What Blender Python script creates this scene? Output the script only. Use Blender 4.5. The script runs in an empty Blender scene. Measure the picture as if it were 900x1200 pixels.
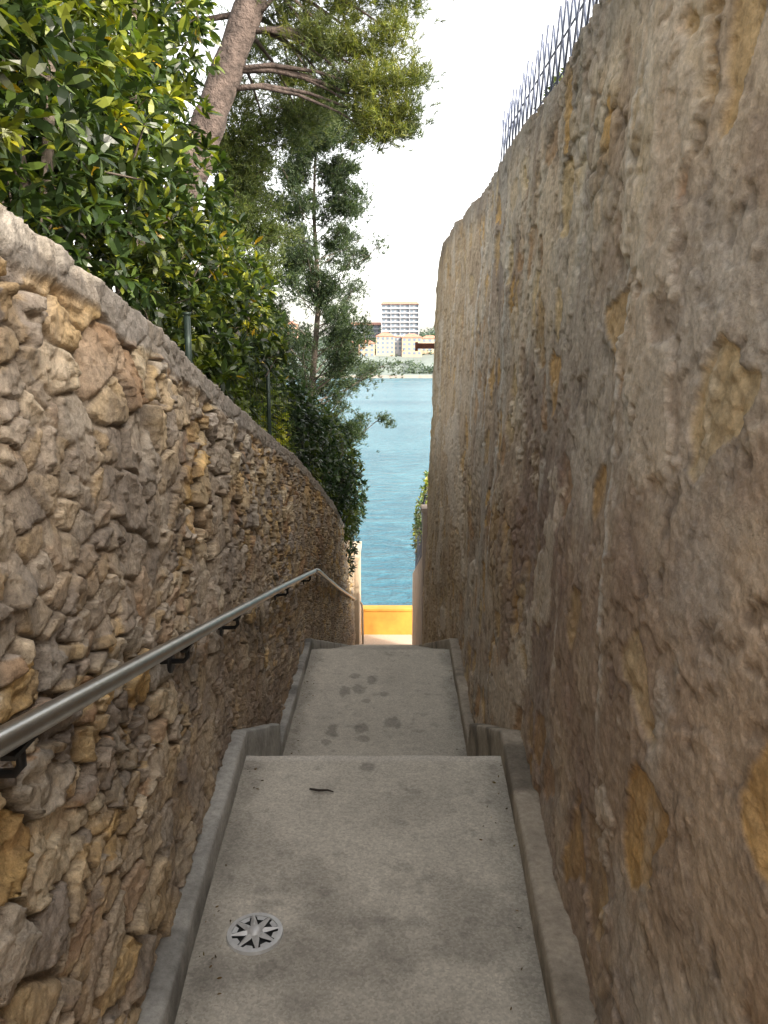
import bpy, math, random
import numpy as np
from mathutils import Vector
random.seed(5)
rng=np.random.default_rng(7)
S=bpy.context.scene
COL=bpy.context.collection

# ------------------------------------------------------------ noise helpers
def h2(ix,iy,seed):
    ix=ix.astype(np.int64); iy=iy.astype(np.int64)
    h=(ix*374761393+iy*668265263+seed*144269504)&0xffffffff
    h=((h^(h>>13))*1274126177)&0xffffffff
    h=h^(h>>16)
    h=(h*2246822519)&0xffffffff
    h=h^(h>>15)
    return h/4294967296.0
def vn(x,y,seed=0):
    fx=np.floor(x);fy=np.floor(y);tx=x-fx;ty=y-fy
    tx=tx*tx*(3-2*tx);ty=ty*ty*(3-2*ty)
    a=h2(fx,fy,seed);b=h2(fx+1,fy,seed);c=h2(fx,fy+1,seed);d=h2(fx+1,fy+1,seed)
    return ((a*(1-tx)+b*tx)*(1-ty)+(c*(1-tx)+d*tx)*ty)*2-1
def fbm(x,y,seed=0,o=4,g=.5):
    r=0;a=1;t=0
    for i in range(o):
        ca,sa=math.cos(i*.9),math.sin(i*.9)
        X=(x*ca-y*sa)*2**i+i*17.3;Y=(x*sa+y*ca)*2**i-i*9.1
        r=r+a*vn(X,Y,seed+i*31);t+=a;a*=g
    return r/t
def vor(x,y,seed=0,j=.9):
    fx=np.floor(x);fy=np.floor(y)
    F1=np.full(x.shape,9.);F2=F1.copy();R=[np.zeros(x.shape) for _ in range(3)]
    DX=np.zeros(x.shape);DY=DX.copy()
    for i in(-1,0,1):
        for k in(-1,0,1):
            cx=fx+i;cy=fy+k
            px=cx+.5+(h2(cx,cy,seed)-.5)*j;py=cy+.5+(h2(cx,cy,seed+1)-.5)*j
            dx=x-px;dy=y-py
            d=np.sqrt(dx*dx+dy*dy)
            n=d<F1
            F2=np.where(n,F1,np.minimum(F2,d));F1=np.where(n,d,F1)
            DX=np.where(n,dx,DX);DY=np.where(n,dy,DY)
            for q in range(3): R[q]=np.where(n,h2(cx,cy,seed+5+q),R[q])
    return F1,F2,R,DX,DY
def ss(a,b,x):
    t=np.clip((x-a)/(b-a),0,1);return t*t*(3-2*t)
def mix(a,b,t):
    return a*(1-t[...,None])+b*t[...,None]
def C(*c): return np.array(c,float)

# ------------------------------------------------------------ mesh helpers
def np_mesh(name,V,F,mat,col=None,smooth=True,parent=None):
    me=bpy.data.meshes.new(name)
    V=np.asarray(V,dtype=np.float32);F=np.asarray(F,dtype=np.int32)
    k=F.shape[1]
    me.vertices.add(len(V));me.vertices.foreach_set('co',V.ravel())
    me.loops.add(F.size);me.loops.foreach_set('vertex_index',F.ravel())
    me.polygons.add(len(F));me.polygons.foreach_set('loop_start',np.arange(0,F.size,k,dtype=np.int32))
    me.polygons.foreach_set('use_smooth',np.full(len(F),smooth))
    me.update(calc_edges=True);me.validate()
    if col is not None:
        a=me.color_attributes.new('Col','FLOAT_COLOR','POINT')
        c=np.ones((len(V),4),dtype=np.float32);c[:,:3]=np.clip(col.reshape(-1,3),0,1)
        a.data.foreach_set('color',c.ravel())
    me.materials.append(mat)
    o=bpy.data.objects.new(name,me);COL.objects.link(o)
    if parent: o.parent=parent
    return o
def grid_faces(n,m,flip=False):
    i=np.arange(n-1)[:,None]*m+np.arange(m-1)[None,:]
    i=i.ravel()
    f=np.stack([i,i+1,i+m+1,i+m],1)
    return f[:,::-1] if flip else f
class Acc:
    def __init__(s): s.v=[];s.f=[];s.m=[];s.sm=[]
    def add(s,vs,fs,mi=0,sm=False):
        b=len(s.v);s.v+= [tuple(v) for v in vs]
        for f in fs: s.f.append([b+i for i in f]);s.m.append(mi);s.sm.append(sm)
    def box(s,x0,x1,y0,y1,z0,z1,mi=0):
        s.add([(x0,y0,z0),(x1,y0,z0),(x1,y1,z0),(x0,y1,z0),(x0,y0,z1),(x1,y0,z1),(x1,y1,z1),(x0,y1,z1)],
              [(0,3,2,1),(4,5,6,7),(0,1,5,4),(1,2,6,5),(2,3,7,6),(3,0,4,7)],mi)
    def tube(s,pts,rad,n=8,mi=0,cap=True):
        pts=[Vector(p) for p in pts]
        if not hasattr(rad,'__len__'): rad=[rad]*len(pts)
        vs=[];fs=[];up=Vector((0.13,0.31,1)).normalized()
        for i,p in enumerate(pts):
            t=(pts[min(i+1,len(pts)-1)]-pts[max(i-1,0)]).normalized()
            u=t.cross(up)
            if u.length<.1: u=t.cross(Vector((1,0,0)))
            u.normalize();w=t.cross(u)
            for k in range(n):
                a=2*math.pi*k/n
                vs.append(p+rad[i]*(math.cos(a)*u+math.sin(a)*w))
        for i in range(len(pts)-1):
            for k in range(n):
                a=i*n+k;b=i*n+(k+1)%n
                fs.append((a,b,b+n,a+n))
        if cap:
            fs.append(list(range(n))[::-1]);fs.append([(len(pts)-1)*n+k for k in range(n)])
        s.add(vs,fs,mi,True)
    def build(s,name,mats,parent=None):
        me=bpy.data.meshes.new(name);me.from_pydata(s.v,[],s.f)
        for m in mats: me.materials.append(m)
        me.polygons.foreach_set('material_index',s.m);me.polygons.foreach_set('use_smooth',s.sm)
        me.update()
        o=bpy.data.objects.new(name,me);COL.objects.link(o)
        if parent:o.parent=parent
        return o
def empty(name,loc=(0,0,0)):
    o=bpy.data.objects.new(name,None);COL.objects.link(o);return o

# ------------------------------------------------------------ materials
def newmat(name):
    m=bpy.data.materials.new(name);m.use_nodes=True
    nt=m.node_tree;return m,nt,nt.nodes['Principled BSDF']
def N(nt,t,**k):
    n=nt.nodes.new(t)
    for a,b in k.items(): setattr(n,a,b)
    return n
def noise_node(nt,scale,detail=4,rough=.6,coord=None):
    n=N(nt,'ShaderNodeTexNoise');n.inputs['Scale'].default_value=scale;n.inputs['Detail'].default_value=detail
    n.inputs['Roughness'].default_value=rough
    if coord: nt.links.new(coord,n.inputs['Vector'])
    return n
def simple(name,col,rough=.8,metal=0,var=.25,scale=8,bump=.0,bscale=60,bdist=.003):
    m,nt,b=newmat(name)
    b.inputs['Roughness'].default_value=rough;b.inputs['Metallic'].default_value=metal
    tc=N(nt,'ShaderNodeTexCoord').outputs['Object']
    n=noise_node(nt,scale,3,.6,tc)
    r=N(nt,'ShaderNodeValToRGB')
    r.color_ramp.elements[0].position=.3;r.color_ramp.elements[1].position=.7
    r.color_ramp.elements[0].color=(*[c*(1-var) for c in col],1);r.color_ramp.elements[1].color=(*[min(1,c*(1+var)) for c in col],1)
    nt.links.new(n.outputs['Fac'],r.inputs['Fac']);nt.links.new(r.outputs['Color'],b.inputs['Base Color'])
    if bump>0:
        n2=noise_node(nt,bscale,4,.65,tc);bp=N(nt,'ShaderNodeBump');bp.inputs['Strength'].default_value=bump;bp.inputs['Distance'].default_value=bdist
        nt.links.new(n2.outputs['Fac'],bp.inputs['Height']);nt.links.new(bp.outputs['Normal'],b.inputs['Normal'])
    return m
def attr_mat(name,rough=.9,lo=.75,hi=1.25,cs=60,bs=60,bump=.6,bdist=.004,speck=None):
    m,nt,b=newmat(name);L=nt.links.new
    tc=N(nt,'ShaderNodeTexCoord').outputs['Object']
    at=N(nt,'ShaderNodeAttribute',attribute_name='Col')
    prev=at.outputs['Color']
    n=noise_node(nt,cs,4,.8,tc)
    mr=N(nt,'ShaderNodeMapRange');mr.inputs[1].default_value=.3;mr.inputs[2].default_value=.7
    mr.inputs[3].default_value=lo;mr.inputs[4].default_value=hi
    L(n.outputs['Fac'],mr.inputs[0])
    mx=N(nt,'ShaderNodeVectorMath',operation='SCALE');L(prev,mx.inputs[0]);L(mr.outputs[0],mx.inputs['Scale']);prev=mx.outputs[0]
    if speck:
        v=N(nt,'ShaderNodeTexVoronoi');v.inputs['Scale'].default_value=speck;L(tc,v.inputs['Vector'])
        wn=N(nt,'ShaderNodeSeparateColor');L(v.outputs['Color'],wn.inputs[0])
        mr=N(nt,'ShaderNodeMapRange');mr.inputs[1].default_value=0;mr.inputs[2].default_value=1;mr.inputs[3].default_value=.82;mr.inputs[4].default_value=1.13
        L(wn.outputs[0],mr.inputs[0])
        mx=N(nt,'ShaderNodeVectorMath',operation='SCALE');L(prev,mx.inputs[0]);L(mr.outputs[0],mx.inputs['Scale']);prev=mx.outputs[0]
    L(prev,b.inputs['Base Color'])
    b.inputs['Roughness'].default_value=rough
    b.inputs['Specular IOR Level'].default_value=.2
    n2=noise_node(nt,bs,4,.75,tc);bp=N(nt,'ShaderNodeBump');bp.inputs['Strength'].default_value=bump;bp.inputs['Distance'].default_value=bdist
    L(n2.outputs['Fac'],bp.inputs['Height'])
    L(bp.outputs['Normal'],b.inputs['Normal'])
    return m
def leaf_mat(name,rough=.4,trans=.35,tint=(1.5,1.6,.5)):
    m,nt,b=newmat(name);L=nt.links.new
    at=N(nt,'ShaderNodeAttribute',attribute_name='Col')
    L(at.outputs['Color'],b.inputs['Base Color']);b.inputs['Roughness'].default_value=rough
    t=N(nt,'ShaderNodeBsdfTranslucent')
    mu=N(nt,'ShaderNodeVectorMath',operation='MULTIPLY');mu.inputs[1].default_value=tint
    L(at.outputs['Color'],mu.inputs[0]);L(mu.outputs[0],t.inputs['Color'])
    mx=N(nt,'ShaderNodeMixShader');mx.inputs[0].default_value=trans
    L(b.outputs[0],mx.inputs[1]);L(t.outputs[0],mx.inputs[2])
    L(mx.outputs[0],nt.nodes['Material Output'].inputs['Surface'])
    return m
M_wallL=attr_mat('rubble_stone',.92,.62,1.38,50,48,.9,.008)
M_wallR=attr_mat('rendered_stone',.92,.70,1.30,40,38,.8,.007)
M_floor=attr_mat('concrete_floor',.85,.86,1.14,60,90,.35,.003,speck=150)
M_kerb=attr_mat('cement_kerb',.9,.75,1.25,40,60,.6,.005)
M_leaf=leaf_mat('glossy_leaf',.36,.3)
M_needle=leaf_mat('needle_foliage',.6,.35)
M_bark=simple('pine_bark',(.075,.056,.048),.95,0,.55,9,1,14,.06)
M_bark2=simple('juniper_bark',(.10,.08,.065),.95,0,.3,20)
M_twig=simple('dark_twig',(.035,.028,.022),.9)
M_steel=simple('stainless_steel',(.50,.49,.47),.32,1,.12,14,.15,220,.001)
M_black=simple('dark_metal',(.03,.03,.03),.5,.6)
M_green=simple('fence_green',(.03,.05,.04),.5,.2)
M_galv=simple('galvanised_metal',(.10,.12,.18),.5,.3)
M_alu=simple('cast_aluminium',(.62,.62,.61),.45,.35,.12,40)
M_orange=simple('orange_render',(.54,.25,.04),.85,0,.2,3,.3,40,.004)
M_cream=simple('cream_render',(.44,.35,.25),.9,0,.15,4,.4,40,.005)
M_pink=simple('pale_render',(.42,.34,.28),.9,0,.15,4,.4,40,.005)
M_rust=simple('rusty_metal',(.14,.05,.03),.8,0,.3,20)
M_earth=simple('garden_earth',(.16,.13,.09),.95,0,.3,3)

# ------------------------------------------------------------ plan of the passage (metres)
def I(xs,ys): return lambda y: np.interp(y,xs,ys)
floorL=I([-2,1.63,2.98,4.23,6,10,13.8],[-.45,-.518,-.572,-.60,-.59,-.54,-.47])
floorR=I([-2,1.63,2.98,4.23,6,10,13.8],[.33,.419,.494,.50,.54,.52,.47])
wallLx=I([-2,1.63,2.98,4.23,6,10,12.6],[-.52,-.60,-.65,-.68,-.67,-.60,-.55])
wallRx=I([-2,1.63,2.98,4.23,6,10],[.40,.488,.562,.578,.62,.58])
Ltop=I([-2,0,1.25,1.86,2.7,3.7,5.9,8.8,12.5,13.5],[2.1,2.0,1.83,1.74,1.57,1.36,.886,.045,-1.30,-1.45])
Rtop=I([-2,0,2.4,5,6,7,8,8.8,9.3,9.6,9.8,9.95],[2.5,2.52,2.59,2.76,2.83,2.91,2.97,2.98,2.94,2.86,2.76,2.62])
prof=[(-2,0),(2.98,0)]
y=2.98;z=0
for i in range(4):
    z-=.17;prof.append((y,z));y+=.3125 if i<3 else 0;
    if i<3: prof.append((y,z))
prof.append((6.0,-.68));y=6.0;z=-.68
for i in range(16):
    z-=.168;prof.append((y+.0,z))
    if i<15: y+=.46;prof.append((y,z))
Z3=z;Y3=y
prof.append((13.9,Z3))
def floorz(y):
    y=np.asarray(y,float)
    return np.interp(y,[-2,2.98,3.92,3.93,6.0,Y3,13.9],[0,0,-.51,-.68,-.68,Z3,Z3])

# ------------------------------------------------------------ walls
def ygrid(y0,y1,k=.0042,c=.003):
    ys=[0.0];y=0
    while y<y1:
        y+=c+k*abs(y);ys.append(min(y,y1))
    neg=[];y=0
    while y>y0:
        y-=.02+.03*abs(y);neg.append(y)
    return np.array(neg[::-1]+ys)
def build_wall(name,side,ys,xin,base,top,thick,R,batter,dispcol,mat):
    K=14;B=8;E=8
    b=base(ys)-.25;t=top(ys)
    t=t+.012*fbm(ys*2.2,ys*0,side+50,3)+ .005*fbm(ys*14,ys*0,side+51)
    u=np.linspace(0,1,R)
    z=b[:,None]+(t-b)[:,None]*u[None,:]
    x=xin(ys)[:,None]+side*batter*(z-0.0)
    s=z.copy()
    xt=x[:,-1]
    a=np.linspace(0,1,K+1)[1:]
    x2=xt[:,None]+side*thick*a[None,:]
    z2=t[:,None]+.035*np.sin(np.pi*a)[None,:]
    s2=t[:,None]+thick*a[None,:]
    a3=np.linspace(0,1,B+1)[1:]
    x3=np.repeat((xt+side*thick)[:,None],B,1)
    z3=t[:,None]+(b-t)[:,None]*a3
    s3=t[:,None]+thick+(t-b)[:,None]*a3
    X=np.concatenate([x,x2,x3],1);Z=np.concatenate([z,z2,z3],1);Sx=np.concatenate([s,s2,s3],1)
    Y=np.repeat(ys[:,None],X.shape[1],1);U=Y.copy()
    nx=np.zeros_like(X);nz=np.zeros_like(X);ny=np.zeros_like(X)
    nx[:,:R]=-side;
    nz[:,R:R+K]=1;nx[:,R+K:]=side
    for w in range(6):
        f=(w+1)/7*.7
        nz[:,R-1-w]=.7-f+.0;
    xm=(xt[-1]+side*thick/2)
    Xe=np.array([X[-1]*(1-k/E)+xm*(k/E) for k in range(1,E+1)])
    X=np.concatenate([X,Xe]);Y=np.concatenate([Y,np.repeat(Y[-1:],E,0)])
    Z=np.concatenate([Z,np.repeat(Z[-1:],E,0)]);Sx=np.concatenate([Sx,np.repeat(Sx[-1:],E,0)])
    U=np.concatenate([U,U[-1:]+np.linspace(.05,thick/2,E)[:,None]])
    nx=np.concatenate([nx,nx[-1:]*np.linspace(.6,0,E)[:,None]]);nz=np.concatenate([nz,nz[-1:]*np.linspace(.6,0,E)[:,None]])
    ny=np.concatenate([ny,np.repeat(np.linspace(.6,1,E)[:,None],X.shape[1],1)])
    D,c=dispcol(U,Sx,np.concatenate([t,np.repeat(t[-1],E)])[:,None],np.concatenate([base(ys),np.repeat(base(ys[-1:]),E)])[:,None])
    P=np.stack([X+nx*D,Y+ny*D,Z+nz*D*.6],-1)
    return np_mesh(name,P.reshape(-1,3),grid_faces(P.shape[0],P.shape[1],flip=(side<0)),mat,c)

def palette(r,cols):
    cols=np.array(cols);n=len(cols)
    i=np.minimum((r*n).astype(int),n-1);return cols[i]
def disp_left(u,s,top,base):
    wu=u+.022*fbm(u*9,s*9,11,4)+.05*fbm(u*2,s*2,13,2);wsz=s+.020*fbm(u*9+9,s*9,12,4)+.05*fbm(u*2,s*2,14,2)
    f1,f2,R,dx,dy=vor(wu/.17,wsz/.115,21,.98)
    g1,g2,Q,ex,ey=vor(wu/.085,wsz/.055,41,.98)
    small=ss(-.05,.02,fbm(u*2.6,s*3,61,3))
    e=f2-f1;e2=g2-g1
    m1=ss(.04,.10,e);m2=ss(.05,.13,e2)
    hA=m1*(.012+.020*R[0])+m1*((dx*(R[1]-.5)+dy*(R[2]-.5))*.06)
    hB=m2*(.010+.017*Q[0])+m2*((ex*(Q[1]-.5)+ey*(Q[2]-.5))*.042)
    h=hA*(1-small)+hB*small;m=m1*(1-small)+m2*small
    c1,c2,cr,cx,cy=vor(wu/.06+fbm(u*14,s*14,5,3)*.8,wsz/.05+fbm(u*14+7,s*14,6,3)*.6,71)
    h=h+m*((cx*(cr[0]-.5)+cy*(cr[1]-.5))*.028+.009*cr[2])
    h=h+.012*fbm(u*2.2,s*2.2,81,3)+.006*fbm(u*22,s*22,82,4)+.005*fbm(u*60,s*60,83,3)
    low=ss(.8,.15,(s-base))*.75+.75*ss(.0,.3,fbm(u*1.5,s*1.6,91,4))
    low=np.clip(low*(.45+.9*ss(-.4,.3,fbm(u*4,s*4,92,5))),0,.88)
    flat=.022+.012*fbm(u*9,s*9,93,5)
    h=h*(1-low*.68)+np.maximum(h*.6,flat*.8)*low*.68
    cop=ss(-.085,-.06,s-top+.03*fbm(u*5,s*0,94,3))
    h=h*(1-cop*.75)+cop*(.025+.006*fbm(u*30,s*30,95,3))
    pal=[(.50,.36,.19),(.56,.44,.28),(.42,.36,.29),(.62,.52,.37),(.45,.40,.33),(.52,.39,.22),(.30,.25,.20),(.55,.38,.17),(.48,.40,.29),(.42,.28,.17),(.38,.33,.28)]
    rr=R[1]*(1-(small>.5))+Q[1]*(small>.5)
    c=palette((rr*7.13+R[2]*3.1)%1,pal)
    c=c*(.80+.36*(R[2]*(1-(small>.5))+Q[2]*(small>.5)))[...,None]
    c=c*(.88+.24*cr[0])[...,None]
    c=c*(1+.4*fbm(u*18,s*18,101,5,.6))[...,None]
    c=mix(c,C(.36,.22,.12)*np.ones_like(c),ss(.15,.5,fbm(u*6,s*9,103,4))*.45)
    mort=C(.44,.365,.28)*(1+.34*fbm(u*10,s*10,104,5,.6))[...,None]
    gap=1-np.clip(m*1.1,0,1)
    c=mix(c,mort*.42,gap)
    c=mix(c,mort,np.clip(low*.74,0,1))
    dark=ss(.1,.38,fbm(u*3.6,s*4.2,105,6,.6))
    c=mix(c,C(.16,.14,.125)*np.ones_like(c),.52*dark)
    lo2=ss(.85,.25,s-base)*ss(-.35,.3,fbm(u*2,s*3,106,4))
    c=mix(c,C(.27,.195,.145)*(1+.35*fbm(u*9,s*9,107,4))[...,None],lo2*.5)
    c=mix(c,C(.29,.265,.235)*(1+.35*fbm(u*12,s*12,108,5))[...,None],cop*.9)
    return h,c
def disp_right(u,s,top,base):
    wu=u+.07*fbm(u*5,s*5,211,4);wsz=s+.07*fbm(u*5+9,s*5,212,4)
    f1,f2,R,dx,dy=vor(wu/.20,wsz/.23,221,.98)
    g1,g2,Q,ex,ey=vor(wu/.12+.3,wsz/.10,225,.98)
    e=f2-f1;e2=g2-g1
    sel=ss(.66,.70,R[0]+.25*fbm(u*1.3,s*1.3,223,2))
    exp_=sel*ss(.14,.22,e+.16*fbm(u*16,s*16,224,4))
    worn=ss(.08,.3,fbm(u*1.5+3,s*1.5,226,5,.55))
    rub=ss(.05,.22,e2)
    q=fbm(u*1.8,s*1.6,231,7,.58)*4.5
    fl=np.floor(q);ter=fl+ss(.86,1.,q-fl)
    h=.020*fbm(u*1.3,s*1.1,233,3)+.0060*ter+worn*rub*(.004+.008*Q[0])
    h=h+.0055*fbm(u*5,s*5,235,4)+.0034*fbm(u*18,s*18,236,5,.6)+.0022*fbm(u*70,s*70,237,2)
    pit=ss(.33,.45,fbm(u*11,s*11,239,4));h=h-.0055*pit
    h=h-exp_*.008+exp_*(.012*(dx*(R[1]-.5)+dy*(R[2]-.5)))+exp_*.005*fbm(u*25,s*25,240,3)
    one=np.ones(u.shape+(3,))
    c=mix(C(.52,.40,.29)*one,C(.61,.50,.375)*one,ss(-.3,.4,fbm(u*2,s*1.8,241,5,.6)))
    c=mix(c,C(.48,.435,.38)*one,ss(-.05,.35,fbm(u*1.5,s*1.4,242,6,.6))*.75)
    c=c*(1+.32*fbm(u*6,s*6,243,7,.66))[...,None]
    rp=palette((Q[1]*4.3)%1,[(.55,.40,.22),(.50,.43,.33),(.40,.30,.21),(.58,.48,.35),(.50,.33,.17)])
    c=mix(c,rp*(.8+.45*Q[2])[...,None],worn*rub*.5)
    c=c*(1-.35*worn*(1-rub))[...,None]
    c=mix(c,C(.35,.245,.175)*one,ss(.02,.32,fbm(u*3,s*2.8,248,7,.64))*.55)
    c=c*(1-.3*(ss(.72,.88,q-fl)*ss(1.,.92,q-fl)))[...,None]
    c=c*(1-.36*pit)[...,None]
    st=palette((R[2]*5.7)%1,[(.60,.37,.13),(.52,.36,.18),(.45,.28,.15),(.58,.44,.25)])
    c=mix(c,st*(1+.45*fbm(u*14,s*14,244,5,.6))[...,None],exp_*.85)
    halo=sel*ss(.09,.14,e)*(1-exp_)
    c=c*(1-.3*halo)[...,None]
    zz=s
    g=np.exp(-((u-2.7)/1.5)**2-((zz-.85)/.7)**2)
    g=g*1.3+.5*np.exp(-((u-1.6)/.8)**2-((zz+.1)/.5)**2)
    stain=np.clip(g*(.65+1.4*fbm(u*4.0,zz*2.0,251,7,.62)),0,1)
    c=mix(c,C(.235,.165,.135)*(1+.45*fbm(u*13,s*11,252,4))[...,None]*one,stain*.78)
    far=ss(4,8,u)
    c=mix(c,C(.46,.34,.21)*(1+.4*fbm(u*3,s*3,253,5,.6))[...,None]*one,far*.6)
    w=u+.05*fbm(u*.5,s*1.4,261,3)
    run=ss(.2,.5,fbm(w*7,s*.45,262,3))*ss(.2,1.2,s+.6*fbm(u*3,s*0,263,2))*ss(-.3,.3,fbm(u*9,s*6,267,5,.6))
    c=mix(c,C(.62,.58,.51)*one,run*.5)
    run2=ss(.14,.45,fbm(w*5+40,s*.6,264,4))*ss(.9,2.2,s+.3*fbm(u*4,s*4,268,3))
    c=mix(c,C(.22,.165,.14)*one,.55*run2)
    for (y0,z0,z1,wd) in ((4.15,.2,2.6,.04),(4.9,.9,2.6,.03),(5.6,.8,2.7,.05),(1.75,.6,2.4,.014)):
        d=np.abs(u-(y0+.22*fbm(s*1.2,s*0+y0,265,4)))
        k=ss(wd,wd*.3,d+.02*fbm(u*30,s*30,266,4))*ss(z0,z0+.3,s)*ss(z1,z1-.3,s)
        h=h+k*.005;c=mix(c,C(.60,.57,.52)*one,k*.7)
    pt=ss(.20,.25,fbm(u*1.9,s*2.1,271,8,.6));c=mix(c,C(.66,.57,.46)*one*(1+.2*fbm(u*9,s*9,273,5,.6))[...,None],pt*.55);h=h*(1-.35*pt)+pt*.007
    te=ss(-.25,-.02,s-top+.12*fbm(u*6,s*6,272,4))
    c=mix(c,C(.24,.215,.19)*one,te*.6)
    return h,c
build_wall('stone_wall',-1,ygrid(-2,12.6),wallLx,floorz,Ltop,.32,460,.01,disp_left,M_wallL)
build_wall('rendered_stone_wall',1,ygrid(-2,9.95),wallRx,floorz,Rtop,.36,540,.028,disp_right,M_wallR)

# ------------------------------------------------------------ path
def dens(prof,step=.012):
    out=[]
    for (a,b) in zip(prof[:-1],prof[1:]):
        L=math.hypot(b[0]-a[0],b[1]-a[1]);n=max(2,int(L/(step*(1 if a[0]<6.2 else 4))))
        for k in range(n): t=k/n;out.append((a[0]+(b[0]-a[0])*t,a[1]+(b[1]-a[1])*t))
    out.append(prof[-1]);return np.array(out)
pr=dens(prof)
q=pr.copy();q[1:-1]=(pr[:-2]+pr[1:-1]*2+pr[2:])/4;pr=q
nxc=110
t=np.linspace(0,1,nxc)
PY=np.repeat(pr[:,:1],nxc,1);PZ=np.repeat(pr[:,1:],nxc,1)
PX=floorL(PY)-.03+(floorR(PY)-floorL(PY)+.06)*t
arc=np.concatenate([[0],np.cumsum(np.hypot(*np.diff(pr,axis=0).T))])[:,None]+0*PX
PZ=PZ+.0022*fbm(PX*6,arc*6,301,4)
PY=PY+.006*fbm(PX*9,arc*3,302,4)
c=C(.53,.49,.415)*(1+.16*fbm(PX*3,arc*3,303,6,.6))[...,None]*np.ones(PX.shape+(3,))
c=c*(1+.14*fbm(PX*22,arc*22,304,4,.6))[...,None]
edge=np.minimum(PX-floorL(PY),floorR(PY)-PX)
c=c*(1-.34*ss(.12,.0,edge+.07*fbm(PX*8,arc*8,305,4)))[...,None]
def blot(x0,y0,r,k,seed):
    d=np.hypot(PX-x0,(PY-y0))+ r*1.3*fbm(PX*4,PY*4,seed,6,.55)
    return k*ss(r,r*.3,d)
for (x0,y0,r,k) in ((-.16,2.02,.36,.30),(.27,1.97,.18,.28),(-.05,1.5,.25,.16),(-.4,2.3,.2,.18),(.1,2.6,.3,.10)):
    c=c*(1-blot(x0,y0,r,k,int(320+x0*10)))[...,None]
for i,(x0,y0,a,bb) in enumerate(((-.15,4.60,.05,.085),(.055,4.66,.045,.09),(-.33,4.56,.04,.08),(-.18,5.2,.05,.1),(-.09,5.36,.04,.07),(-.28,5.16,.035,.08),(-.07,2.88,.03,.035),(-.13,4.45,.05,.05),(.0,5.1,.03,.05),(-.22,5.45,.04,.06),(-.12,5.0,.03,.05),(-.36,4.4,.03,.04))):
    d=np.sqrt(((PX-x0)/a)**2+((PY-y0)/bb)**2)+.7*fbm(PX*20,PY*14,340+i,4)
    c=c*(1-.33*ss(1.05,.8,d))[...,None]
sp=ss(.42,.5,fbm(PX*16,arc*16,360,3));c=c*(1-.18*sp)[...,None]
c=mix(c,C(.60,.56,.50)*np.ones_like(c),.6*ss(.05,.02,np.abs(PY-2.965))*(PY<3.0))
c=mix(c,C(.46,.39,.32)*np.ones_like(c),ss(11.5,12.8,PY))
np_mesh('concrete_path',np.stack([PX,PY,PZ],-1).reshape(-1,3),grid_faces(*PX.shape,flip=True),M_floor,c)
A=Acc();A.box(.44,3.2,12.4,13.9,Z3-.4,Z3-.004);A.box(-.8,.5,12.2,13.9,Z3-.5,Z3-.04);A.build('landing',[M_pink])

# ------------------------------------------------------------ kerbs
def kerb(name,side):
    fx=floorL if side<0 else floorR
    wx=wallLx if side<0 else wallRx
    def ktop(y):
        return np.interp(y,[-2,2.93,3.0,4.17,4.19,5.97,6.03,12.8],[.105,.105,.10,-.44,-.585,-.585,-.60,Z3+.16])
    ys=np.unique(np.concatenate([np.arange(-2,6.2,.012),np.arange(6.2,12.6,.08),[2.93,3.0,4.17,4.19,5.97]]))
    kt=ktop(ys)
    f=fx(ys);w=wx(ys)+side*.06
    d=.012
    pts=[]
    def rowpt(x,z): pts.append((x,z))
    for k in np.linspace(0,1,9): rowpt(f,(kt-.35)*(1-k)+(kt-d)*k)
    rowpt(f+side*d*.3,kt-d*.3);rowpt(f+side*d,kt)
    for k in np.linspace(.2,1,6): rowpt((f+side*d)*(1-k)+w*k,kt)
    X=np.stack([p[0] for p in pts],1);Z=np.stack([p[1] for p in pts],1);Y=np.repeat(ys[:,None],X.shape[1],1)
    X=X+.006*fbm(Y*3,Z*4,401+side,6,.62)-0.004;Z=Z+.006*fbm(Y*5,X*10,402,5,.6)
    c=(C(.37,.36,.33) if side<0 else C(.37,.32,.255))*(1+.45*fbm(Y*5,Z*9+X*9,403+side,6,.62))[...,None]*np.ones(X.shape+(3,))
    c=c*(1-.5*ss(.05,.4,fbm(Y*3,Z*6,407+side,5,.6)))[...,None]
    return np_mesh(name,np.stack([X,Y,Z],-1).reshape(-1,3),grid_faces(*X.shape,flip=(side<0)),M_kerb,c)
kerb('kerb',-1);kerb('kerb',1)

# ------------------------------------------------------------ handrail
par=empty('handrail')
rail=[(-.49,.2,1.285),(-.50,.93,1.12),(-.53,1.71,.936),(-.57,4.0,.42),(-.59,6.3,-.10)]
pts=[]
for a,b in zip(rail[:-1],rail[1:]):
    for k in range(10): pts.append(Vector(a).lerp(Vector(b),k/10))
rl=[Vector(rail[-1]),Vector((-.585,6.45,-.135)),Vector((-.58,6.6,-.18)),Vector((-.57,7.2,-.40)),Vector((-.55,8.7,-.94)),Vector((-.49,12.6,-2.30)),Vector((-.44,13.05,-2.46)),Vector((-.40,13.12,-2.54)),Vector((-.385,13.15,-2.66)),Vector((-.38,13.15,-3.35))]
A=Acc();A.tube(pts+[rl[0]],.0185,20)
A.build('rail',[M_steel],par)
A=Acc();A.tube(rl,.0185,12);A.build('lower_rail',[M_steel],par)
A=Acc()
def railz(y): return np.interp(y,[p[1] for p in rail],[p[2] for p in rail])
def railx(y): return np.interp(y,[p[1] for p in rail],[p[0] for p in rail])
for y in (.98,1.98,2.75,4.4,5.9):
    x=float(railx(y));z=float(railz(y));wx=float(wallLx(y))
    A.tube([(x,y,z-.018),(x,y,z-.05),(x-.01,y,z-.062),(wx-.01,y,z-.065)],.007,8)
    A.tube([(wx+.03,y,z-.065),(wx+.036,y,z-.065)],.03,14)
    A.box(x-.010,x+.010,y-.035,y+.035,z-.025,z-.018)
A.build('brackets',[M_black],par)

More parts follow.
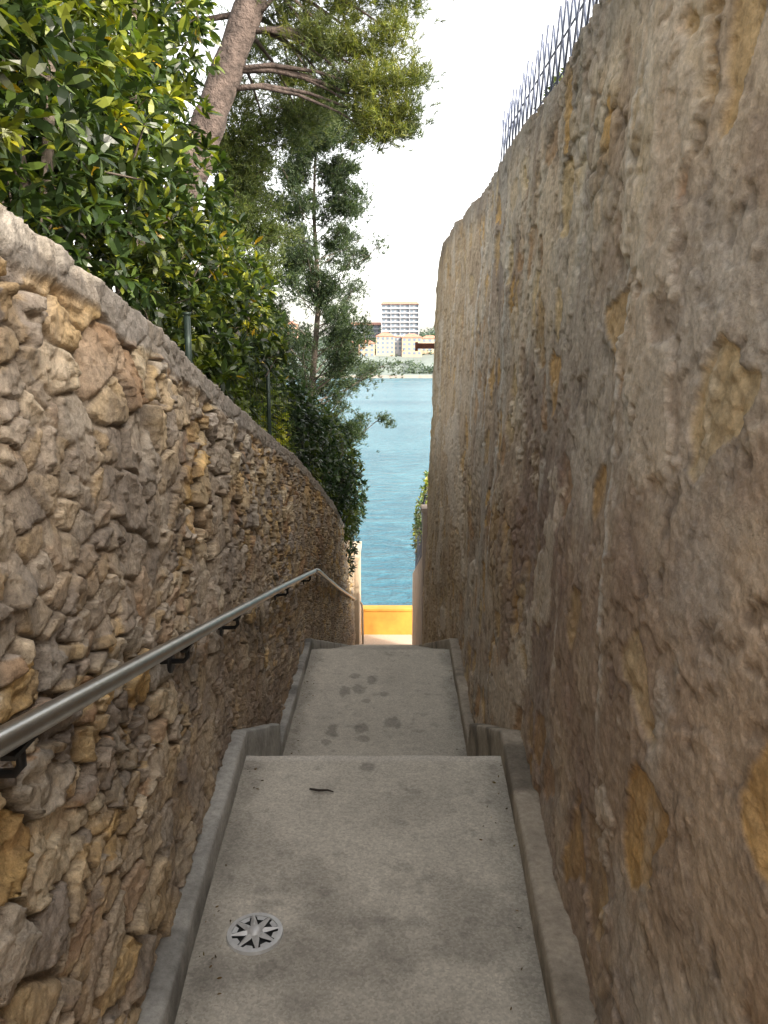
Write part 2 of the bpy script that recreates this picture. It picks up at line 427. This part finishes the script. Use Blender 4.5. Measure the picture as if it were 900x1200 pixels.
# ------------------------------------------------------------ star shaped drain cover
par=empty('drain_cover')
cx,cy,cz=-.37,1.94,.003
A=Acc()
n=64
def ring(r0,r1,z0,z1,mi,nn=64):
    vs=[];fs=[]
    for k in range(nn):
        a=2*math.pi*k/nn;ca,sa=math.cos(a),math.sin(a)
        vs+=[(cx+r0*ca,cy+r0*sa,z0),(cx+r0*ca,cy+r0*sa,z1),(cx+r1*ca,cy+r1*sa,z1-.001),(cx+(r1+.002)*ca,cy+(r1+.002)*sa,z0)]
    for k in range(nn):
        a=4*k;b=4*((k+1)%nn)
        for j in range(3): fs.append((a+j,a+j+1,b+j+1,b+j))
    A.add(vs,fs,mi)
vs=[(cx+.074*math.cos(2*math.pi*k/n),cy+.074*math.sin(2*math.pi*k/n),cz+.001) for k in range(n)]
A.add(vs,[list(range(n))],1)
ring(.066,.079,0,cz+.007,0)
for k in range(8):
    a=2*math.pi*(k+.3)/8
    def P(r,da,z): return (cx+r*math.cos(a+da),cy+r*math.sin(a+da),z)
    vs=[P(.012,-1.0,cz+.007),P(.034,-.30,cz+.007),P(.069,-.05,cz+.0075),P(.069,.05,cz+.0075),P(.034,.30,cz+.007),P(.012,1.0,cz+.007),P(.03,0,cz+.015),P(.069,0,cz+.009)]
    A.add(vs,[(0,1,6),(1,2,7,6),(7,3,4,6),(4,5,6),(0,6,5)],0)
    b0=.3927
    vs=[P(.052,b0-.17,cz+.0035),P(.052,b0+.17,cz+.0035),P(.067,b0+.25,cz+.0045),P(.067,b0-.25,cz+.0045)];A.add(vs,[(0,1,2,3)],0)
vs=[(cx,cy,cz+.021)];fs=[]
for j,(r,z) in enumerate(((.008,.0205),(.015,.018),(.021,.013),(.025,.006))):
    for k in range(24): vs.append((cx+r*math.cos(k*math.pi/12),cy+r*math.sin(k*math.pi/12),cz+z))
for k in range(24):
    fs.append((0,1+k,1+(k+1)%24))
    for j in range(3): fs.append((1+j*24+k,1+(j+1)*24+k,1+(j+1)*24+(k+1)%24,1+j*24+(k+1)%24))
A.add(vs,fs,0,True)
A.build('star_plate',[M_alu,M_black],par)
A=Acc();A.tube([(-.285,2.70,.008),(-.25,2.685,.011),(-.215,2.69,.009),(-.193,2.68,.008)],[.004,.005,.004,.002],6);A.build('fallen_twig',[M_twig])

# ------------------------------------------------------------ leaves
def unit(v): return v/np.maximum(np.linalg.norm(v,axis=-1,keepdims=True),1e-6)
def leaves(name,P,D,L,W,col,mat,parent=None,curl=.15):
    n=len(P);D=unit(D)
    r=unit(rng.normal(size=(n,3))*.6+np.array([0,0,1]))
    Sd=unit(np.cross(D,r));Nn=unit(np.cross(Sd,D))
    L=L[:,None];W=W[:,None]
    v=[P,P+D*L*.35+Sd*W*.45+Nn*W*.12,P+D*L*.35-Sd*W*.45+Nn*W*.12,
       P+D*L*.72+Sd*W*.42-Nn*L*curl*.4+Nn*W*.1,P+D*L*.72-Sd*W*.42-Nn*L*curl*.4+Nn*W*.1,P+D*L-Nn*L*curl]
    V=np.stack(v,1).reshape(-1,3)
    b=np.arange(n)[:,None]*6
    T=np.concatenate([b+np.array([[0,2,1]]),b+np.array([[1,2,4]]),b+np.array([[1,4,3]]),b+np.array([[3,4,5]])])
    cc=np.repeat(col[:,None,:],6,1).reshape(-1,3)
    return np_mesh(name,V,T,mat,cc,smooth=False,parent=parent)
def blades(name,P,D,L,W,col,mat,parent=None):
    n=len(P);D=unit(D);Sd=unit(np.cross(D,rng.normal(size=(n,3))))
    V=np.stack([P-Sd*W[:,None]*.5,P+Sd*W[:,None]*.5,P+D*L[:,None]],1).reshape(-1,3)
    T=np.arange(n)[:,None]*3+np.array([[0,1,2]])
    return np_mesh(name,V,T,mat,np.repeat(col[:,None,:],3,1).reshape(-1,3),smooth=False,parent=parent)
def leafcols(n,pal,w,var=.25):
    pal=np.array(pal);i=rng.choice(len(pal),n,p=np.array(w)/sum(w))
    return pal[i]*(1+var*rng.uniform(-1,1,(n,1)))
GREENS=[(.016,.030,.010),(.028,.050,.014),(.06,.092,.018),(.15,.175,.022),(.34,.22,.02)]
def rosettes(ells,dens,clip):
    out=[];dirs=[]
    for (cx,cy,cz,rx,ry,rz) in ells:
        area=4*math.pi*((rx*ry)**1.6+(rx*rz)**1.6+(ry*rz)**1.6)**(1/1.6)/3**(1/1.6)
        n=int(area*dens)
        d=unit(rng.normal(size=(n,3)))
        rr=(1-.45*rng.random(n)**1.4)
        bump=1+.20*vn(d[:,0]*4+cx*3+d[:,2]*3,d[:,1]*4+cy*5-d[:,2]*2,9)+.10*vn(d[:,0]*9+d[:,2]*8,d[:,1]*9,10)
        p=np.array([cx,cy,cz])+d*np.array([rx,ry,rz])*(rr*bump)[:,None]
        keep=np.ones(n,bool)
        for e in ells:
            if e==(cx,cy,cz,rx,ry,rz): continue
            q=(p-np.array(e[:3]))/np.array(e[3:])
            keep&=(q*q).sum(1)>.30
        keep&=clip(p)
        out.append(p[keep]);dirs.append((d/np.array([rx,ry,rz]))[keep])
    return np.concatenate(out),unit(np.concatenate(dirs))
def shrub(name,ells,dens,clip,k,Ls,ws,pal,wt,stems=(),mat=M_leaf):
    par=empty(name)
    P,D=rosettes(ells,dens,clip)
    ax=unit(D*.8+np.array([0,0,.5])+rng.normal(size=P.shape)*.45)
    n=len(P)
    tone=1+.6*vn(P[:,0]*3+P[:,2]*2,P[:,1]*3,77)
    yel=ss(.15,.55,vn(P[:,1]*2.2+P[:,2]*1.3,P[:,2]*2.6,78))
    PP=[];DD=[];CC=[]
    a1=unit(np.cross(ax,rng.normal(size=ax.shape)));a2=np.cross(ax,a1)
    for i in range(k):
        an=i*2.4+rng.uniform(0,.4,n);el=rng.uniform(.15,1.15,n)
        d=ax*np.sin(el)[:,None]*.9+(a1*np.cos(an)[:,None]+a2*np.sin(an)[:,None])*np.cos(el)[:,None]
        PP.append(P-ax*(.02*rng.random(n))[:,None]);DD.append(d)
        cc=leafcols(n,pal,wt)*tone[:,None]
        cc=cc*(1-yel[:,None])+yel[:,None]*(cc*np.array([2.4,1.9,1.0])+np.array([.022,.018,0]))
        CC.append(cc)
    PP=np.concatenate(PP);DD=np.concatenate(DD);CC=np.concatenate(CC);m=len(PP)
    L=rng.uniform(Ls[0],Ls[1],m);leaves('foliage',PP,DD,L,L*rng.uniform(ws[0],ws[1],m),CC,mat,par)
    A=Acc()
    idx=rng.choice(n,min(n,500),replace=False)
    for i in idx:
        p=Vector(P[i]);q=p-Vector(ax[i])*.16+Vector((0,0,-.05))
        A.tube([q,p],[.005,.0025],4,cap=False)
    for st in stems: A.tube(st[0],st[1],8)
    A.build('branches',[M_bark2],par)
    return par
hedge=[(-1.55,.9,2.6,.85,.9,.9),(-1.5,1.9,2.6,.80,.9,1.0),(-1.55,2.9,2.45,.80,.9,1.0),(-1.45,3.9,2.05,.74,.9,.95),(-1.33,5.0,1.80,.64,.85,.85),(-1.3,5.9,1.6,.55,.7,.85),(-2.2,2.4,3.35,.9,1.3,.7),(-1.9,3.9,2.9,.8,1.1,.85),(-1.55,4.3,3.45,.66,.8,.6),(-1.65,3.2,3.35,.66,.8,.55)]
def clipL(p): return ~((p[:,0]>-1.05)&(p[:,2]<Ltop(p[:,1])+.05))&(p[:,0]<-.60)
stems=[]
for (cx,cy,cz,rx,ry,rz) in hedge[:6]+hedge[8:]:
    for k in range(3):
        b=Vector((cx+random.uniform(-.2,.2),cy+random.uniform(-.3,.3),float(Ltop(cy))-.5))
        e=Vector((cx+random.uniform(-.4,.4),cy+random.uniform(-.5,.5),cz+random.uniform(0,.5)))
        stems.append(([b,b.lerp(e,.5)+Vector((.08,.05,0)),e],[.04,.028,.012]))
shrub('hedge',hedge,175,clipL,9,(.05,.088),(.27,.37),GREENS,[6,6,4,2,.15],stems)
low=[(-1.15,7.2,1.0,.5,.8,.65),(-1.1,8.4,.55,.55,.9,.85),(-1.0,9.7,.05,.62,1.0,1.05),(-.90,11.0,-.35,.62,.9,1.15)]
def clipL2(p): return ~((p[:,0]>-1.0)&(p[:,0]<-.52)&(p[:,2]<Ltop(p[:,1])+.04))
shrub('shrub',low,260,clipL2,7,(.05,.085),(.3,.45),[(.018,.038,.016),(.03,.055,.02),(.05,.085,.025)],[5,5,2])
mid=[(-1.02,4.6,1.42,.26,.6,.3),(-1.05,5.3,1.25,.32,.8,.38),(-1.05,6.6,1.05,.32,.8,.42)]
shrub('shrub',mid,260,lambda p:(p[:,0]<-.8),8,(.04,.07),(.35,.5),[(.10,.14,.02),(.15,.19,.03),(.06,.10,.02)],[4,4,3])

# ------------------------------------------------------------ pine
par=empty('pine_tree')
A=Acc()
tr=[(-4.0,9.4,-1.2),(-3.5,9.3,.8),(-2.75,9.1,2.6),(-2.1,9,3.75),(-1.85,9,4.35),(-1.45,9,5.3),(-1.0,9.0,6.3),(-.9,9,7.2),(-.9,9,8.2)]
def dense(pts,k=5):
    o=[]
    for a,b in zip(pts[:-1],pts[1:]):
        for i in range(k): o.append(Vector(a).lerp(Vector(b),i/k))
    o.append(Vector(pts[-1]));return o
tp=dense(tr);rr=[.25-.16*i/len(tp)+.012*math.sin(i*2.1) for i in range(len(tp))]
A.tube(tp,rr,18)
cl=[(0,9,4.28,.22),(.12,9,4.6,.22),(-.15,9.1,4.95,.24),(.24,8.9,4.32,.14),(-.22,9,4.3,.18),(-.35,9,4.6,.18),(.1,9,5.1,.18),(-.1,9,4.6,.2),(-.5,9,4.95,.18),(-.8,9,5.05,.2),(-1.0,9.2,5.35,.24),(-.45,9.1,5.35,.22),(-1.05,10.3,4.65,.28),(-1.5,10.5,4.5,.28),(-.75,10.5,4.9,.24),(-1.2,10.8,5.2,.28),(-1.9,10.4,4.9,.28),(-1.6,10.4,5.5,.28),(-2.2,10.2,4.3,.28),(-.8,10.6,5.5,.26),(.15,9.2,5.5,.22),(-.1,8.8,5.7,.25),(.3,9.1,4.7,.14),(.12,9.0,4.12,.15),(-.08,9.0,4.08,.15),(.3,9,4.15,.10),(-.6,9.2,4.65,.14)]
nvis=len(cl)
for i in range(18): cl.append((random.uniform(-3.0,.0),random.uniform(8.6,10.4),random.uniform(6.0,7.8),random.uniform(.22,.36)))
for i in range(14): cl.append((random.uniform(-4.6,-2.6),random.uniform(8.2,10.4),random.uniform(4.8,7.4),random.uniform(.25,.38)))
TP=[];TD=[]
for ic,(x,y,z,r) in enumerate(cl):
    k=min(range(len(tp)),key=lambda j:abs(tp[j].z-(z+.5 if z<5.6 else z-.5)))
    s=tp[k];e=Vector((x,y,z));m=s.lerp(e,.5)+Vector((0,0,.18))
    A.tube([s,s.lerp(m,.5)+Vector((0,0,.06)),m,m.lerp(e,.5)+Vector((0,0,.04)),e],[.036,.026,.018,.012,.006],6)
    n=int((5200 if ic<nvis else 2200)*r*r)
    p=rng.normal(size=(n,3))*np.array([r,r,r*.62])*.75+np.array([x,y,z])
    TP.append(p);TD.append(unit((p-np.array([x,y,z-.15])))+np.array([0,0,.25]))
    for j in range(5):
        q=Vector(p[j]);A.tube([e,e.lerp(q,.5)+Vector((0,0,.03)),q],[.009,.006,.004],4,cap=False)
A.build('trunk',[M_bark],par)
TP=np.concatenate(TP);TD=unit(np.concatenate(TD));n=len(TP);k=16
ax=unit(TD+rng.normal(size=TD.shape)*.4)
P=np.repeat(TP,k,0)+np.repeat(ax,k,0)*rng.uniform(-.03,.04,(n*k,1));D=unit(np.repeat(ax,k,0)*.7+rng.normal(size=(n*k,3))*.6)
tone=np.repeat(1+.4*rng.uniform(-1,1,n),k)[:,None]
yl=np.repeat(ss(.1,.6,vn(TP[:,0]*1.6,TP[:,2]*1.6,88)),k)[:,None]
cc=leafcols(n*k,[(.035,.055,.018),(.06,.085,.025),(.10,.12,.03)],[4,4,2])*tone;cc=cc*(1-yl)+yl*cc*np.array([1.9,1.6,1.0])
blades('needles',P,D,rng.uniform(.06,.10,n*k),rng.uniform(.006,.009,n*k),cc,M_needle,par)

# ------------------------------------------------------------ juniper
def conifer(name,bx,by,bz,H,crown,nl,pal,seed,bend=.25):
    rs=random.Random(seed);par=empty(name);A=Acc()
    tk=[Vector((bx+bend*(i/10)+.05*math.sin(i*1.3),by,bz+H*i/10)) for i in range(11)]
    A.tube(tk,[.085*(1-.88*i/10) for i in range(11)],10)
    TP=[];TD=[]
    for i in range(nl):
        f=.22+.78*(i+rs.random())/nl
        j=min(9,int(f*10));s=tk[j].lerp(tk[j+1],f*10-j) if f<1 else tk[10]
        a=rs.uniform(0,2*math.pi);L=np.interp(f,[0,.25,.5,.8,1],crown)*rs.uniform(.45,1.25)
        d=Vector((math.cos(a),math.sin(a),rs.uniform(.35,.9))).normalized()
        e=s+d*L*1.1;m=s.lerp(e,.5)+Vector((0,0,-.06*L))
        A.tube([s,m,e],[.018*(1.2-f),.011*(1.2-f),.003],5,cap=False)
        for q in range(rs.randint(4,7)):
            t=rs.uniform(.4,1.05);c=s.lerp(e,t)+Vector((rs.uniform(-.12,.12),rs.uniform(-.12,.12),rs.uniform(-.12,.1)))
            A.tube([s.lerp(e,t*.9),c],[.004,.002],4,cap=False)
            n=rs.randint(30,64);r=rs.uniform(.045,.095)
            p=rng.normal(size=(n,3))*np.array([r,r,r*.9])+np.array(c)
            TP.append(p);TD.append(np.repeat(np.array([d[:]]),n,0)+np.array([0,0,.3]))
    A.build('trunk',[M_bark2],par)
    TP=np.concatenate(TP);TD=unit(np.concatenate(TD));n=len(TP);k=7
    P=np.repeat(TP,k,0)+rng.normal(size=(n*k,3))*.012;D=unit(np.repeat(TD,k,0)+rng.normal(size=(n*k,3))*.7)
    tone=np.repeat(1+.35*rng.uniform(-1,1,n),k)[:,None]
    blades('needles',P,D,rng.uniform(.03,.065,n*k),rng.uniform(.009,.016,n*k),leafcols(n*k,pal,[4,4,2])*tone,M_needle,par)
conifer('juniper_tree',-1.2,12.0,-1.7,6.9,[.7,1.15,1.2,1.0,.3],100,[(.022,.042,.022),(.036,.06,.025),(.06,.085,.03)],3)
conifer('juniper_tree',-2.0,10.2,-1.2,5.6,[.5,.7,.75,.6,.25],70,[(.06,.09,.022),(.10,.125,.03),(.04,.06,.02)],8,.2)

# ------------------------------------------------------------ wire fence on left wall
par=empty('wire_fence');A=Acc()
for y in (3.05,5.1,7.2,9.2,11.4):
    z=float(Ltop(y));hh=.3 if y<4 else .58
    A.tube([(-.76,y,z-.05),(-.76,y,z+hh)],.013,8)
    A.tube([(-.76,y,z+hh),(-.76,y,z+hh+.01)],.016,8)
ysf=np.arange(4.2,11.5,.3)
for k in range(6):
    A.tube([(-.76,float(y),float(Ltop(y))+.06+.1*k) for y in ysf],.0016,4,cap=False)
for y in np.arange(4.2,11.4,.11):
    z=float(Ltop(y));A.tube([(-.76,float(y),z),(-.76,float(y),z+.56)],.0013,4,cap=False)
A.build('posts_and_mesh',[M_green],par)

# ------------------------------------------------------------ spiked metal fence on right wall
par=empty('metal_fence');A=Acc()
y=-1.5
def rx(y): return float(wallRx(y))+.028*float(Rtop(y))+.05
k=0
while y<5.05:
    z=float(Rtop(y))+.03;x=rx(y)
    for sgn in (-1,1):
        ln=.29+.03*math.sin(k*1.7)
        A.tube([(x+.007*sgn,y-sgn*.06,z-.04),(x+.007*sgn,y+sgn*.09,z+ln)],[.005,.004],5)
    y+=.125;k+=1
for dz in (.09,.22):
    A.tube([(rx(q)+.014,q,float(Rtop(q))+dz) for q in np.arange(-1.5,5.1,.2)],.004,5)
A.build('spikes',[M_galv],par)
rc=[(.92,2.2,3.02,.2,.5,.3),(1.0,3.1,2.95,.14,.4,.2),(.95,4.3,2.98,.12,.35,.13)]
shrub('climbing_plant',rc,150,lambda p:p[:,0]>.72,6,(.03,.055),(.4,.55),[(.10,.15,.04),(.15,.2,.06),(.08,.11,.03)],[4,3,3])

# ------------------------------------------------------------ things beyond the walls
A=Acc();A.box(.42,1.6,9.98,10.12,1.83,1.895);A.box(.40,.43,9.97,10.13,1.80,1.91);A.build('rusty_beam',[M_rust])
par=empty('garden_wall');A=Acc()
v=[(.535,10.03,-3.9),(.75,10.03,-3.9),(.75,10.03,-.85),(.535,10.03,-.85),(.50,13.0,-3.9),(.72,13.0,-3.9),(.72,13.0,-1.95),(.50,13.0,-1.95)]
A.add(v,[(0,1,2,3),(7,6,5,4),(0,3,7,4),(1,5,6,2),(3,2,6,7)],0)
A.build('render',[M_pink],par)
A=Acc()
for q in np.arange(10.3,12.95,.11):
    z=np.interp(q,[10.03,13],[-.85,-1.95]);A.tube([(.55,q,z-.02),(.55,q,z+.75)],.008,5)
A.tube([(.55,10.1,-.10),(.55,12.95,-1.18)],.012,6);A.tube([(.55,10.1,-.75),(.55,12.95,-1.83)],.012,6)
A.build('railing',[M_galv],par)
A=Acc();A.box(.52,.80,10.0,10.28,-3.9,-.30);A.box(.50,.815,9.985,10.295,-.297,-.24);A.build('gate_pillar',[M_pink])
shrub('climbing_plant',[(.60,11.3,-.65,.13,.6,.35),(.60,12.5,-1.2,.12,.4,.3),(.64,10.6,-.1,.12,.3,.3)],130,lambda p:p[:,0]>.42,6,(.03,.06),(.4,.55),[(.07,.12,.03),(.12,.17,.05),(.25,.25,.1)],[4,3,1])
A=Acc();A.box(-.75,-.43,12.62,13.80,-3.9,-1.62);A.box(-.77,-.41,12.60,13.82,-1.617,-1.56);A.build('plaster_wall',[M_cream])
A=Acc();A.box(-.75,3.2,13.82,14.02,-8,-2.90);A.box(-.77,3.22,13.80,14.04,-2.897,-2.86);A.build('parapet_wall',[M_orange])

# ------------------------------------------------------------ ground
xs=np.concatenate([-np.geomspace(1,3000,60)[::-1],np.linspace(-.95,.95,12),np.geomspace(1,3000,60)])
ys=np.concatenate([-np.geomspace(2.2,3000,40)[::-1],np.linspace(-2,20,90),np.geomspace(20.5,60,20)])
XX,YY=np.meshgrid(xs,ys,indexing='ij')
inn=np.abs(XX)<.9
gl=Ltop(YY)-.35
gr=np.interp(YY,[-2,3,6,9.9,10.8,14],[.3,.2,-.4,-1.2,-4.0,-4.2])
G=np.where(XX<0,gl,gr)
G=np.where(inn,floorz(YY)-.6,G)
G=G+.06*fbm(XX*.7,YY*.7,501,4)
sh=ss(13.8,15.0,YY);G=G*(1-sh)+(-9)*sh
np_mesh('ground',np.stack([XX,YY,G],-1).reshape(-1,3),grid_faces(*XX.shape,flip=True),M_earth)

# ------------------------------------------------------------ sea
m,nt,b=newmat('sea_water');L=nt.links.new
tc=N(nt,'ShaderNodeTexCoord').outputs['Object']
mp=N(nt,'ShaderNodeMapping');mp.inputs['Scale'].default_value=(.45,1.0,1);mp.inputs['Rotation'].default_value=(0,0,.3);L(tc,mp.inputs[0])
n1=noise_node(nt,1.3,5,.65,mp.outputs[0]);n2=noise_node(nt,.05,3,.5,mp.outputs[0])
bp=N(nt,'ShaderNodeBump');bp.inputs['Strength'].default_value=1;bp.inputs['Distance'].default_value=.6
L(n1.outputs['Fac'],bp.inputs['Height']);L(bp.outputs['Normal'],b.inputs['Normal'])
ad=N(nt,'ShaderNodeMath',operation='ADD');L(n1.outputs['Fac'],ad.inputs[0]);L(n2.outputs['Fac'],ad.inputs[1])
r=N(nt,'ShaderNodeValToRGB');r.color_ramp.elements[0].position=.4;r.color_ramp.elements[1].position=.6
r.color_ramp.elements[0].color=(.028,.105,.15,1);r.color_ramp.elements[1].color=(.07,.185,.23,1)
hf=N(nt,'ShaderNodeMath',operation='MULTIPLY');hf.inputs[1].default_value=.5;L(ad.outputs[0],hf.inputs[0])
L(hf.outputs[0],r.inputs['Fac']);L(r.outputs['Color'],b.inputs['Base Color'])
b.inputs['Roughness'].default_value=.25;b.inputs['IOR'].default_value=1.2
A=Acc();A.add([(-5000,14.4,-6),(5000,14.4,-6),(5000,9000,-6),(-5000,9000,-6)],[(0,1,2,3)]);A.build('sea',[m])

# ------------------------------------------------------------ far shore, aerial haze painted into the base colours
M_hill=simple('hill_scrub',(.15,.18,.17),.95,0,.25,.05)
M_white=simple('white_render',(.31,.32,.35),.9,0,.05,.2)
M_win=simple('window_glass',(.13,.17,.22),.4,0,.1,.3)
M_tile=simple('roof_tile',(.35,.17,.12),.9,0,.15,.5)
M_ochre=simple('ochre_render',(.38,.30,.225),.9,0,.08,.2)
M_peach=simple('peach_render',(.40,.27,.19),.9,0,.08,.2)
M_sea_wall=simple('quay_stone',(.26,.23,.20),.9,0,.2,.2)
xs=np.linspace(-700,700,160);ys=np.concatenate([np.linspace(538,700,40),np.linspace(710,1800,30)])
XX,YY=np.meshgrid(xs,ys,indexing='ij')
def hillz(x,y):
    return np.interp(y,[538,545,560,600,660,900,1800],[-7,-4.5,-2,9,22,30,36])*(1+.0*x)+np.where(y>560,1,0)*6*fbm(x*.008,y*.01,601,4)+np.clip((x-25)*.35,0,20)*ss(600,760,y)
np_mesh('distant_hill',np.stack([XX,YY,hillz(XX,YY)],-1).reshape(-1,3),grid_faces(*XX.shape,flip=True),M_hill)
A=Acc();A.box(-700,700,536,541,-8,-4.2);A.build('quay_wall',[M_sea_wall])
def house(name,cx,cy,w,d,z0,fl,fh,wall,hip=True,balc=False):
    par=empty(name);A=Acc();H=fl*fh
    A.box(cx-w/2,cx+w/2,cy,cy+d,z0-8,z0+H);A.build('walls',[wall],par)
    A=Acc();nb=max(2,int(w/3.4));bw=w/nb
    for f in range(fl):
        for k in range(nb):
            x=cx-w/2+(k+.5)*bw;z=z0+f*fh
            A.box(x-bw*.28,x+bw*.28,cy-.12,cy+.05,z+fh*.22,z+fh*.80)
    A.build('windows',[M_win],par)
    if balc:
        A=Acc()
        for f in range(fl):
            z=z0+f*fh;A.box(cx-w/2-.4,cx+w/2+.4,cy-1.6,cy-.15,z-.1,z+.15);A.box(cx-w/2-.4,cx+w/2+.4,cy-1.62,cy-1.5,z+.16,z+1.0)
        for k in range(nb//2+1):
            x=cx-w/2+k*2*bw;A.box(x-.25,x+.25,cy-1.45,cy-.16,z0,z0+H)
        A.build('balconies',[M_white],par)
    A=Acc();e=.7;zt=z0+H+.02;rh=min(w,d)*.28 if hip else 2.6
    i=min(w,d)*.45 if hip else 1.0
    v=[(cx-w/2-e,cy-e-(1.2 if balc else 0),zt),(cx+w/2+e,cy-e-(1.2 if balc else 0),zt),(cx+w/2+e,cy+d+e,zt),(cx-w/2-e,cy+d+e,zt),(cx-w/2+i,cy+d/2-(.1 if w>=d else 0),zt+rh),(cx+w/2-i,cy+d/2,zt+rh)]
    A.add(v,[(0,1,5,4),(1,2,5),(2,3,4,5),(3,0,4),(3,2,1,0)]);A.build('roof',[M_tile],par)
house('apartment_building',13,640,30,16,26,7,3.6,M_white,False,True)
house('apartment_building',-15,655,26,14,22,4,3.4,M_white,False,True)
house('villa',1,592,14,11,11,4,3.3,M_ochre)
house('villa',-13,588,12,10,9,3,3.3,M_peach)
house('villa',21,590,15,11,10,4,3.3,M_peach)
house('villa',10.5,596,6.5,9,14,3,3.2,M_white)
house('villa',35,600,13,9,13,3,3.3,M_ochre)
house('villa',-30,600,14,9,10,3,3.3,M_ochre)
rs=random.Random(4)
for i in range(18):
    x=rs.choice((-1,1))*rs.uniform(52,420);y=rs.uniform(575,720)
    house('villa',x,y,rs.uniform(10,22),10,float(hillz(np.array(x),np.array(y)))+1,rs.randint(2,5),3.2,rs.choice([M_white,M_ochre,M_peach]))
n=34000
x=np.concatenate([rng.uniform(-60,90,n//2),rng.uniform(-450,450,n//2)]);y=552+rng.random(n)**1.5*260
cell=vn(x*.09,y*.09,701)+.5*vn(x*.3,y*.3,702)
keep=(cell>-.25)&~((np.abs(x-10)<38)&(y>570)&(y<592));x=x[keep];y=y[keep];hh=(3+3*np.clip(cell[keep],0,1.5))
P=np.stack([x,y,hillz(x,y)+hh*rng.random(len(x))*1.0],1)
n=len(P);Lf=rng.uniform(1.0,2.2,n)
leaves('distant_trees',P,rng.normal(size=(n,3)),Lf,Lf*.8,leafcols(n,[(.055,.085,.07),(.075,.11,.085),(.10,.135,.10)],[3,3,2]),M_needle)  # bluish, lifted leaf colours include the painted haze

# ------------------------------------------------------------ litter
n=260;yy=rng.uniform(.8,5.9,n);sd=rng.choice([-1,1],n,p=[.6,.4])
xx=np.where(sd<0,floorL(yy)+np.abs(rng.normal(0,.05,n))+.01,floorR(yy)-np.abs(rng.normal(0,.04,n))-.01)
zz=floorz(yy)+.004;kp=(yy<2.9)|(yy>4.0)
P=np.stack([xx,yy,zz],1)[kp];n=len(P);D=rng.normal(size=(n,3))*np.array([1,1,.05]);L_=rng.uniform(.006,.018,n)
leaves('leaf_litter',P,D,L_,L_*.4,leafcols(n,[(.16,.10,.05),(.09,.06,.035),(.25,.19,.1)],[3,3,1]),M_needle,curl=.02)

# ------------------------------------------------------------ light
el=math.radians(28);hx,hy=.8,-.6
w=bpy.data.worlds.new('World');S.world=w;w.use_nodes=True
nt=w.node_tree;bg=nt.nodes['Background'];sk=nt.nodes.new('ShaderNodeTexSky');sk.sky_type='NISHITA';sk.sun_disc=False
sk.sun_elevation=el;sk.sun_rotation=math.atan2(hx,hy);sk.dust_density=4.0;sk.air_density=1.0;sk.altitude=0
hs=nt.nodes.new('ShaderNodeHueSaturation');hs.inputs['Saturation'].default_value=.32
tm=nt.nodes.new('ShaderNodeMix');tm.data_type='RGBA';tm.blend_type='MULTIPLY';tm.inputs[0].default_value=1;tm.inputs[7].default_value=(1.06,1.0,.92,1)
nt.links.new(sk.outputs[0],hs.inputs['Color']);nt.links.new(hs.outputs[0],tm.inputs[6])
nt.links.new(tm.outputs[2],bg.inputs[0]);bg.inputs[1].default_value=.68
l=bpy.data.lights.new('sun','SUN');l.energy=5.0;l.angle=math.radians(.5);l.color=(1,.92,.78)
lo=bpy.data.objects.new('sun',l);COL.objects.link(lo);lo.rotation_euler=Vector((hx*math.cos(el),hy*math.cos(el),math.sin(el))).to_track_quat('Z','Y').to_euler()

cam=bpy.data.cameras.new('camera');co=bpy.data.objects.new('camera',cam);COL.objects.link(co)
co.location=(0,0,1.6);co.rotation_euler=(math.radians(90-10.7),0,0)
cam.sensor_fit='VERTICAL';cam.sensor_height=36;cam.lens=27;cam.clip_start=.05;cam.clip_end=12000
S.camera=co
S.view_settings.view_transform='Standard';S.view_settings.look='None';S.view_settings.exposure=0
